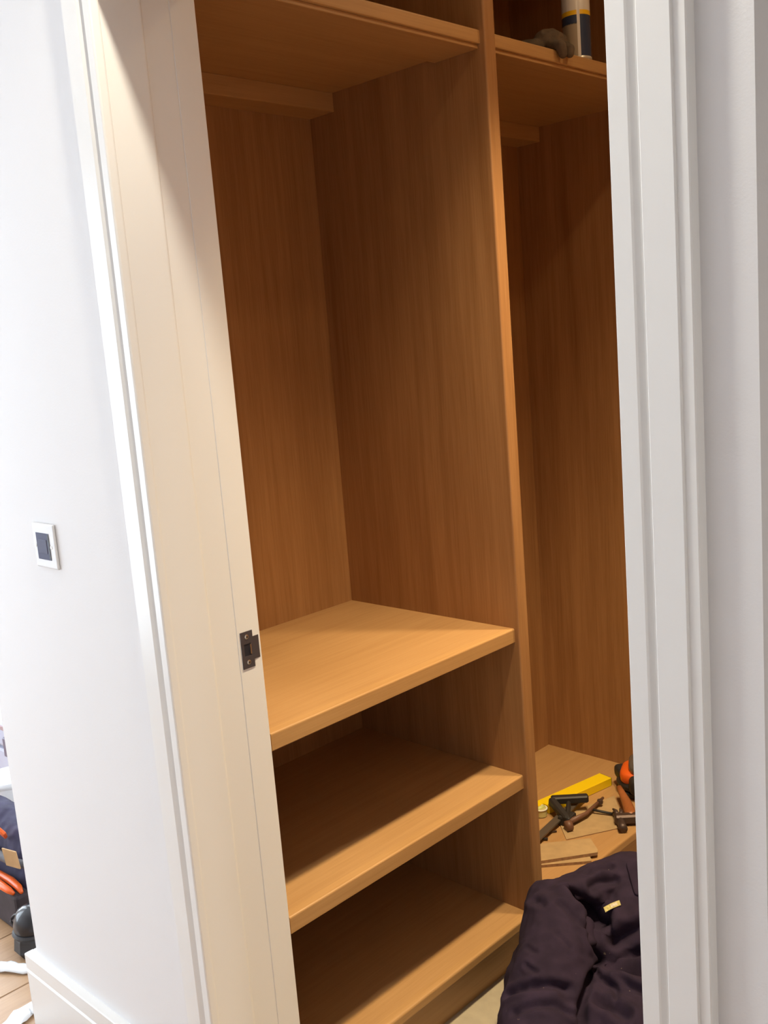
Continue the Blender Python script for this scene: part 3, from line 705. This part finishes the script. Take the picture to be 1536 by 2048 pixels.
# lidded grey tool case
tc = thing('tool_case', 'grey plastic tool case with dark latches, standing behind the navy tool bag', 'case', (-3.25, 1.50, 0))
KX0, KX1, KY0, KY1, KZ1 = -3.52, -3.02, 1.375, 1.66, 0.365
box('lower_shell', (KX0, KY0, 0), (KX1, KY1, 0.262), M['casegrey'], tc, 0.012, 2)
lid = box('lid', (KX0, KY0, 0.266), (KX1, KY1, KZ1), M['casegrey'], tc, 0.014, 2)
for x in (-3.40, -3.262, -3.12):
    box('latch', (x, KY0 - 0.012, 0.245), (x + 0.045, KY0 + 0.001, 0.315), M['casedark'], tc, 0.003, 1)
box('front_strap', (KX0 + 0.02, KY0 - 0.004, 0.335), (KX1 - 0.02, KY0 + 0.001, 0.350), M['casebrown'], lid, 0.001, 1)
bm = bmesh.new(); add_tube(bm, [(-3.34, 1.50, KZ1 - 0.004), (-3.335, 1.50, KZ1 + 0.022), (-3.175, 1.50, KZ1 + 0.022), (-3.17, 1.50, KZ1 - 0.004)], 0.010, 10)
mesh_obj('carry_handle', bm, M['casedark'], lid, True)
settle(tc)
# white tub in front of it
tb = thing('plastic_tub', 'white plastic tub between the grey tool case and the navy bag', 'tub', (-3.07, 1.284, 0))
TX, TY = -3.068, 1.287
lathe('bucket', [(0.0, 0.0), (0.062, 0.0), (0.065, 0.003), (0.073, 0.235), (0.076, 0.238), (0.076, 0.247), (0.072, 0.249)], (TX, TY, 0), M['tub'], tb, 32)
lathe('lid', [(0.0, 0.252), (0.066, 0.252), (0.068, 0.257), (0.077, 0.257), (0.079, 0.252), (0.079, 0.244)], (TX, TY, 0), M['tub'], tb, 32)
settle(tb)
# navy tool bag
bg_ = thing('tool_bag', 'navy canvas tool bag with an orange patch, behind the wall corner', 'bag', (-2.76, 1.13, 0))
lump('body', [((-2.92, 1.165, 0.085), (-2.645, 1.165, 0.085), 0.074, 0.074, 1.1), ((-2.90, 1.155, 0.205), (-2.655, 1.158, 0.195), 0.066, 0.062, 1.1)], 0.006, M['bagnavy'], bg_, (), 0.010, 4, 0.001, 4)
box('front_pocket', (-2.97, 1.046, 0.0), (-2.575, 1.092, 0.116), M['bagbrown'], bg_, 0.010, 2)
tube('rim', [(-2.97, 1.095, 0.185), (-2.80, 1.080, 0.188), (-2.69, 1.074, 0.190), (-2.62, 1.076, 0.194), (-2.575, 1.095, 0.192), (-2.560, 1.14, 0.190)], 0.012, M['baggrey'], bg_, 10)
T = Matrix.Translation((-2.700, 1.083, 0.262)) @ Matrix.Rotation(0.5, 4, 'X') @ Matrix.Rotation(0.72, 4, 'Y')
box('patch', (-0.024, -0.005, -0.022), (0.024, 0.005, 0.022), M['orange'], bg_, 0.002, 1, T)
settle(bg_)
cb = box('cardboard_piece', (-0.028, -0.002, 0), (0.028, 0.002, 0.055), M['cardboard'], None, 0.0008, 1, Matrix.Translation((-2.575, 1.055, 0.2045)) @ Matrix.Rotation(0.25, 4, 'Z') @ Matrix.Rotation(0.12, 4, 'X'))
tag(cb, 'small tan piece of cardboard standing on the grey rim of the navy tool bag', 'cardboard')
pl = thing('pliers', 'pliers with orange handles lying on the front pocket of the navy tool bag', 'pliers', (-2.72, 1.058, 0.117))
tube('handle', [(-2.775, 1.060, 0.1285), (-2.72, 1.070, 0.1285), (-2.65, 1.073, 0.1285), (-2.60, 1.071, 0.1265), (-2.575, 1.066, 0.1225)], [0.007, 0.010, 0.0112, 0.0095, 0.005], M['orange'], pl, 12)
tube('handle', [(-2.775, 1.056, 0.1285), (-2.72, 1.047, 0.1285), (-2.66, 1.044, 0.1285), (-2.61, 1.046, 0.1265), (-2.588, 1.049, 0.1225)], [0.007, 0.010, 0.0112, 0.0095, 0.005], M['orange'], pl, 12)
lathe('pivot', [(0, -0.006), (0.012, -0.006), (0.012, 0.006), (0, 0.006)], (-2.785, 1.058, 0.127), M['iron'], pl, 16)
tube('jaw', [(-2.79, 1.058, 0.127), (-2.82, 1.060, 0.127), (-2.84, 1.058, 0.126)], [0.010, 0.008, 0.004], M['iron'], pl, 10)
settle(pl)
# black domed work lamp, standing on its face
kp = thing('work_torch', 'black rubber domed torch standing on the boards beside the skirting corner', 'torch', (-2.475, 1.035, 0))
tx, ty = -2.470, 1.040
lathe('skirt', [(0.0, 0.0), (0.042, 0.0), (0.056, 0.022), (0.052, 0.052), (0.049, 0.060), (0, 0.060)], (tx, ty, 0), M['rubbergrey'], kp, 10, False)
lathe('rim', [(0.044, 0.058), (0.053, 0.060), (0.056, 0.066), (0.053, 0.072), (0.046, 0.073)], (tx, ty, 0), M['rubbergrey'], kp, 32)
lathe('dome', [(0.049, 0.070), (0.0505, 0.085), (0.047, 0.105), (0.036, 0.124), (0.019, 0.134), (0, 0.137)], (tx, ty, 0), M['rubber'], kp, 32)
tube('lens_ring', [(tx + 0.024 * math.cos(t) - 0.012, ty - 0.043 + 0.010 * abs(math.sin(t)) , 0.096 + 0.022 * math.sin(t)) for t in [2 * math.pi * k / 20 for k in range(21)]], 0.0035, M['rubbergrey'], kp, 8)
settle(kp)
# scraps of polythene
def scrap(name, pts, w, label, seed):
    bm = bmesh.new(); rows = []
    P = [Vector(p) for p in pts]; n = 26; rnd = random.Random(seed)
    for i in range(n):
        t = i / (n - 1) * (len(P) - 1); k = min(int(t), len(P) - 2); c = P[k].lerp(P[k + 1], t - k)
        d = (P[k + 1] - P[k]).normalized(); s = Vector((-d.y, d.x, 0)); row = []
        for j in range(9):
            u = j / 8 - 0.5
            h = 0.004 + 0.012 * abs(noise.noise(Vector((c.x * 30 + u * 2, c.y * 30 + seed, u * 3.0)))) + 0.010 * (1 - (2 * u) ** 2)
            row.append(bm.verts.new(c + s * u * w * (1 + 0.25 * noise.noise(Vector((i * 0.4, seed, u)))) + Vector((0, 0, h))))
        rows.append(row)
    for a, b in zip(rows[:-1], rows[1:]):
        for j in range(8): bm.faces.new((a[j], a[j + 1], b[j + 1], b[j]))
    o = mesh_obj(name, bm, poly, None, True)
    md = o.modifiers.new('thickness', 'SOLIDIFY'); md.thickness = 0.0008
    return tag(o, label, 'plastic sheet')
scrap('plastic_sheet', [(-2.56, 0.86, 0), (-2.49, 0.925, 0), (-2.40, 0.985, 0), (-2.35, 1.03, 0)], 0.035, 'narrow scrap of clear plastic sheet lying on the boards below the black torch', 2)
scrap('plastic_sheet', [(-2.215, 0.955, 0), (-2.245, 0.905, 0), (-2.215, 0.83, 0), (-2.16, 0.74, 0), (-2.10, 0.62, 0)], 0.050, 'wide scrap of clear plastic sheet lying against the skirting corner', 5)
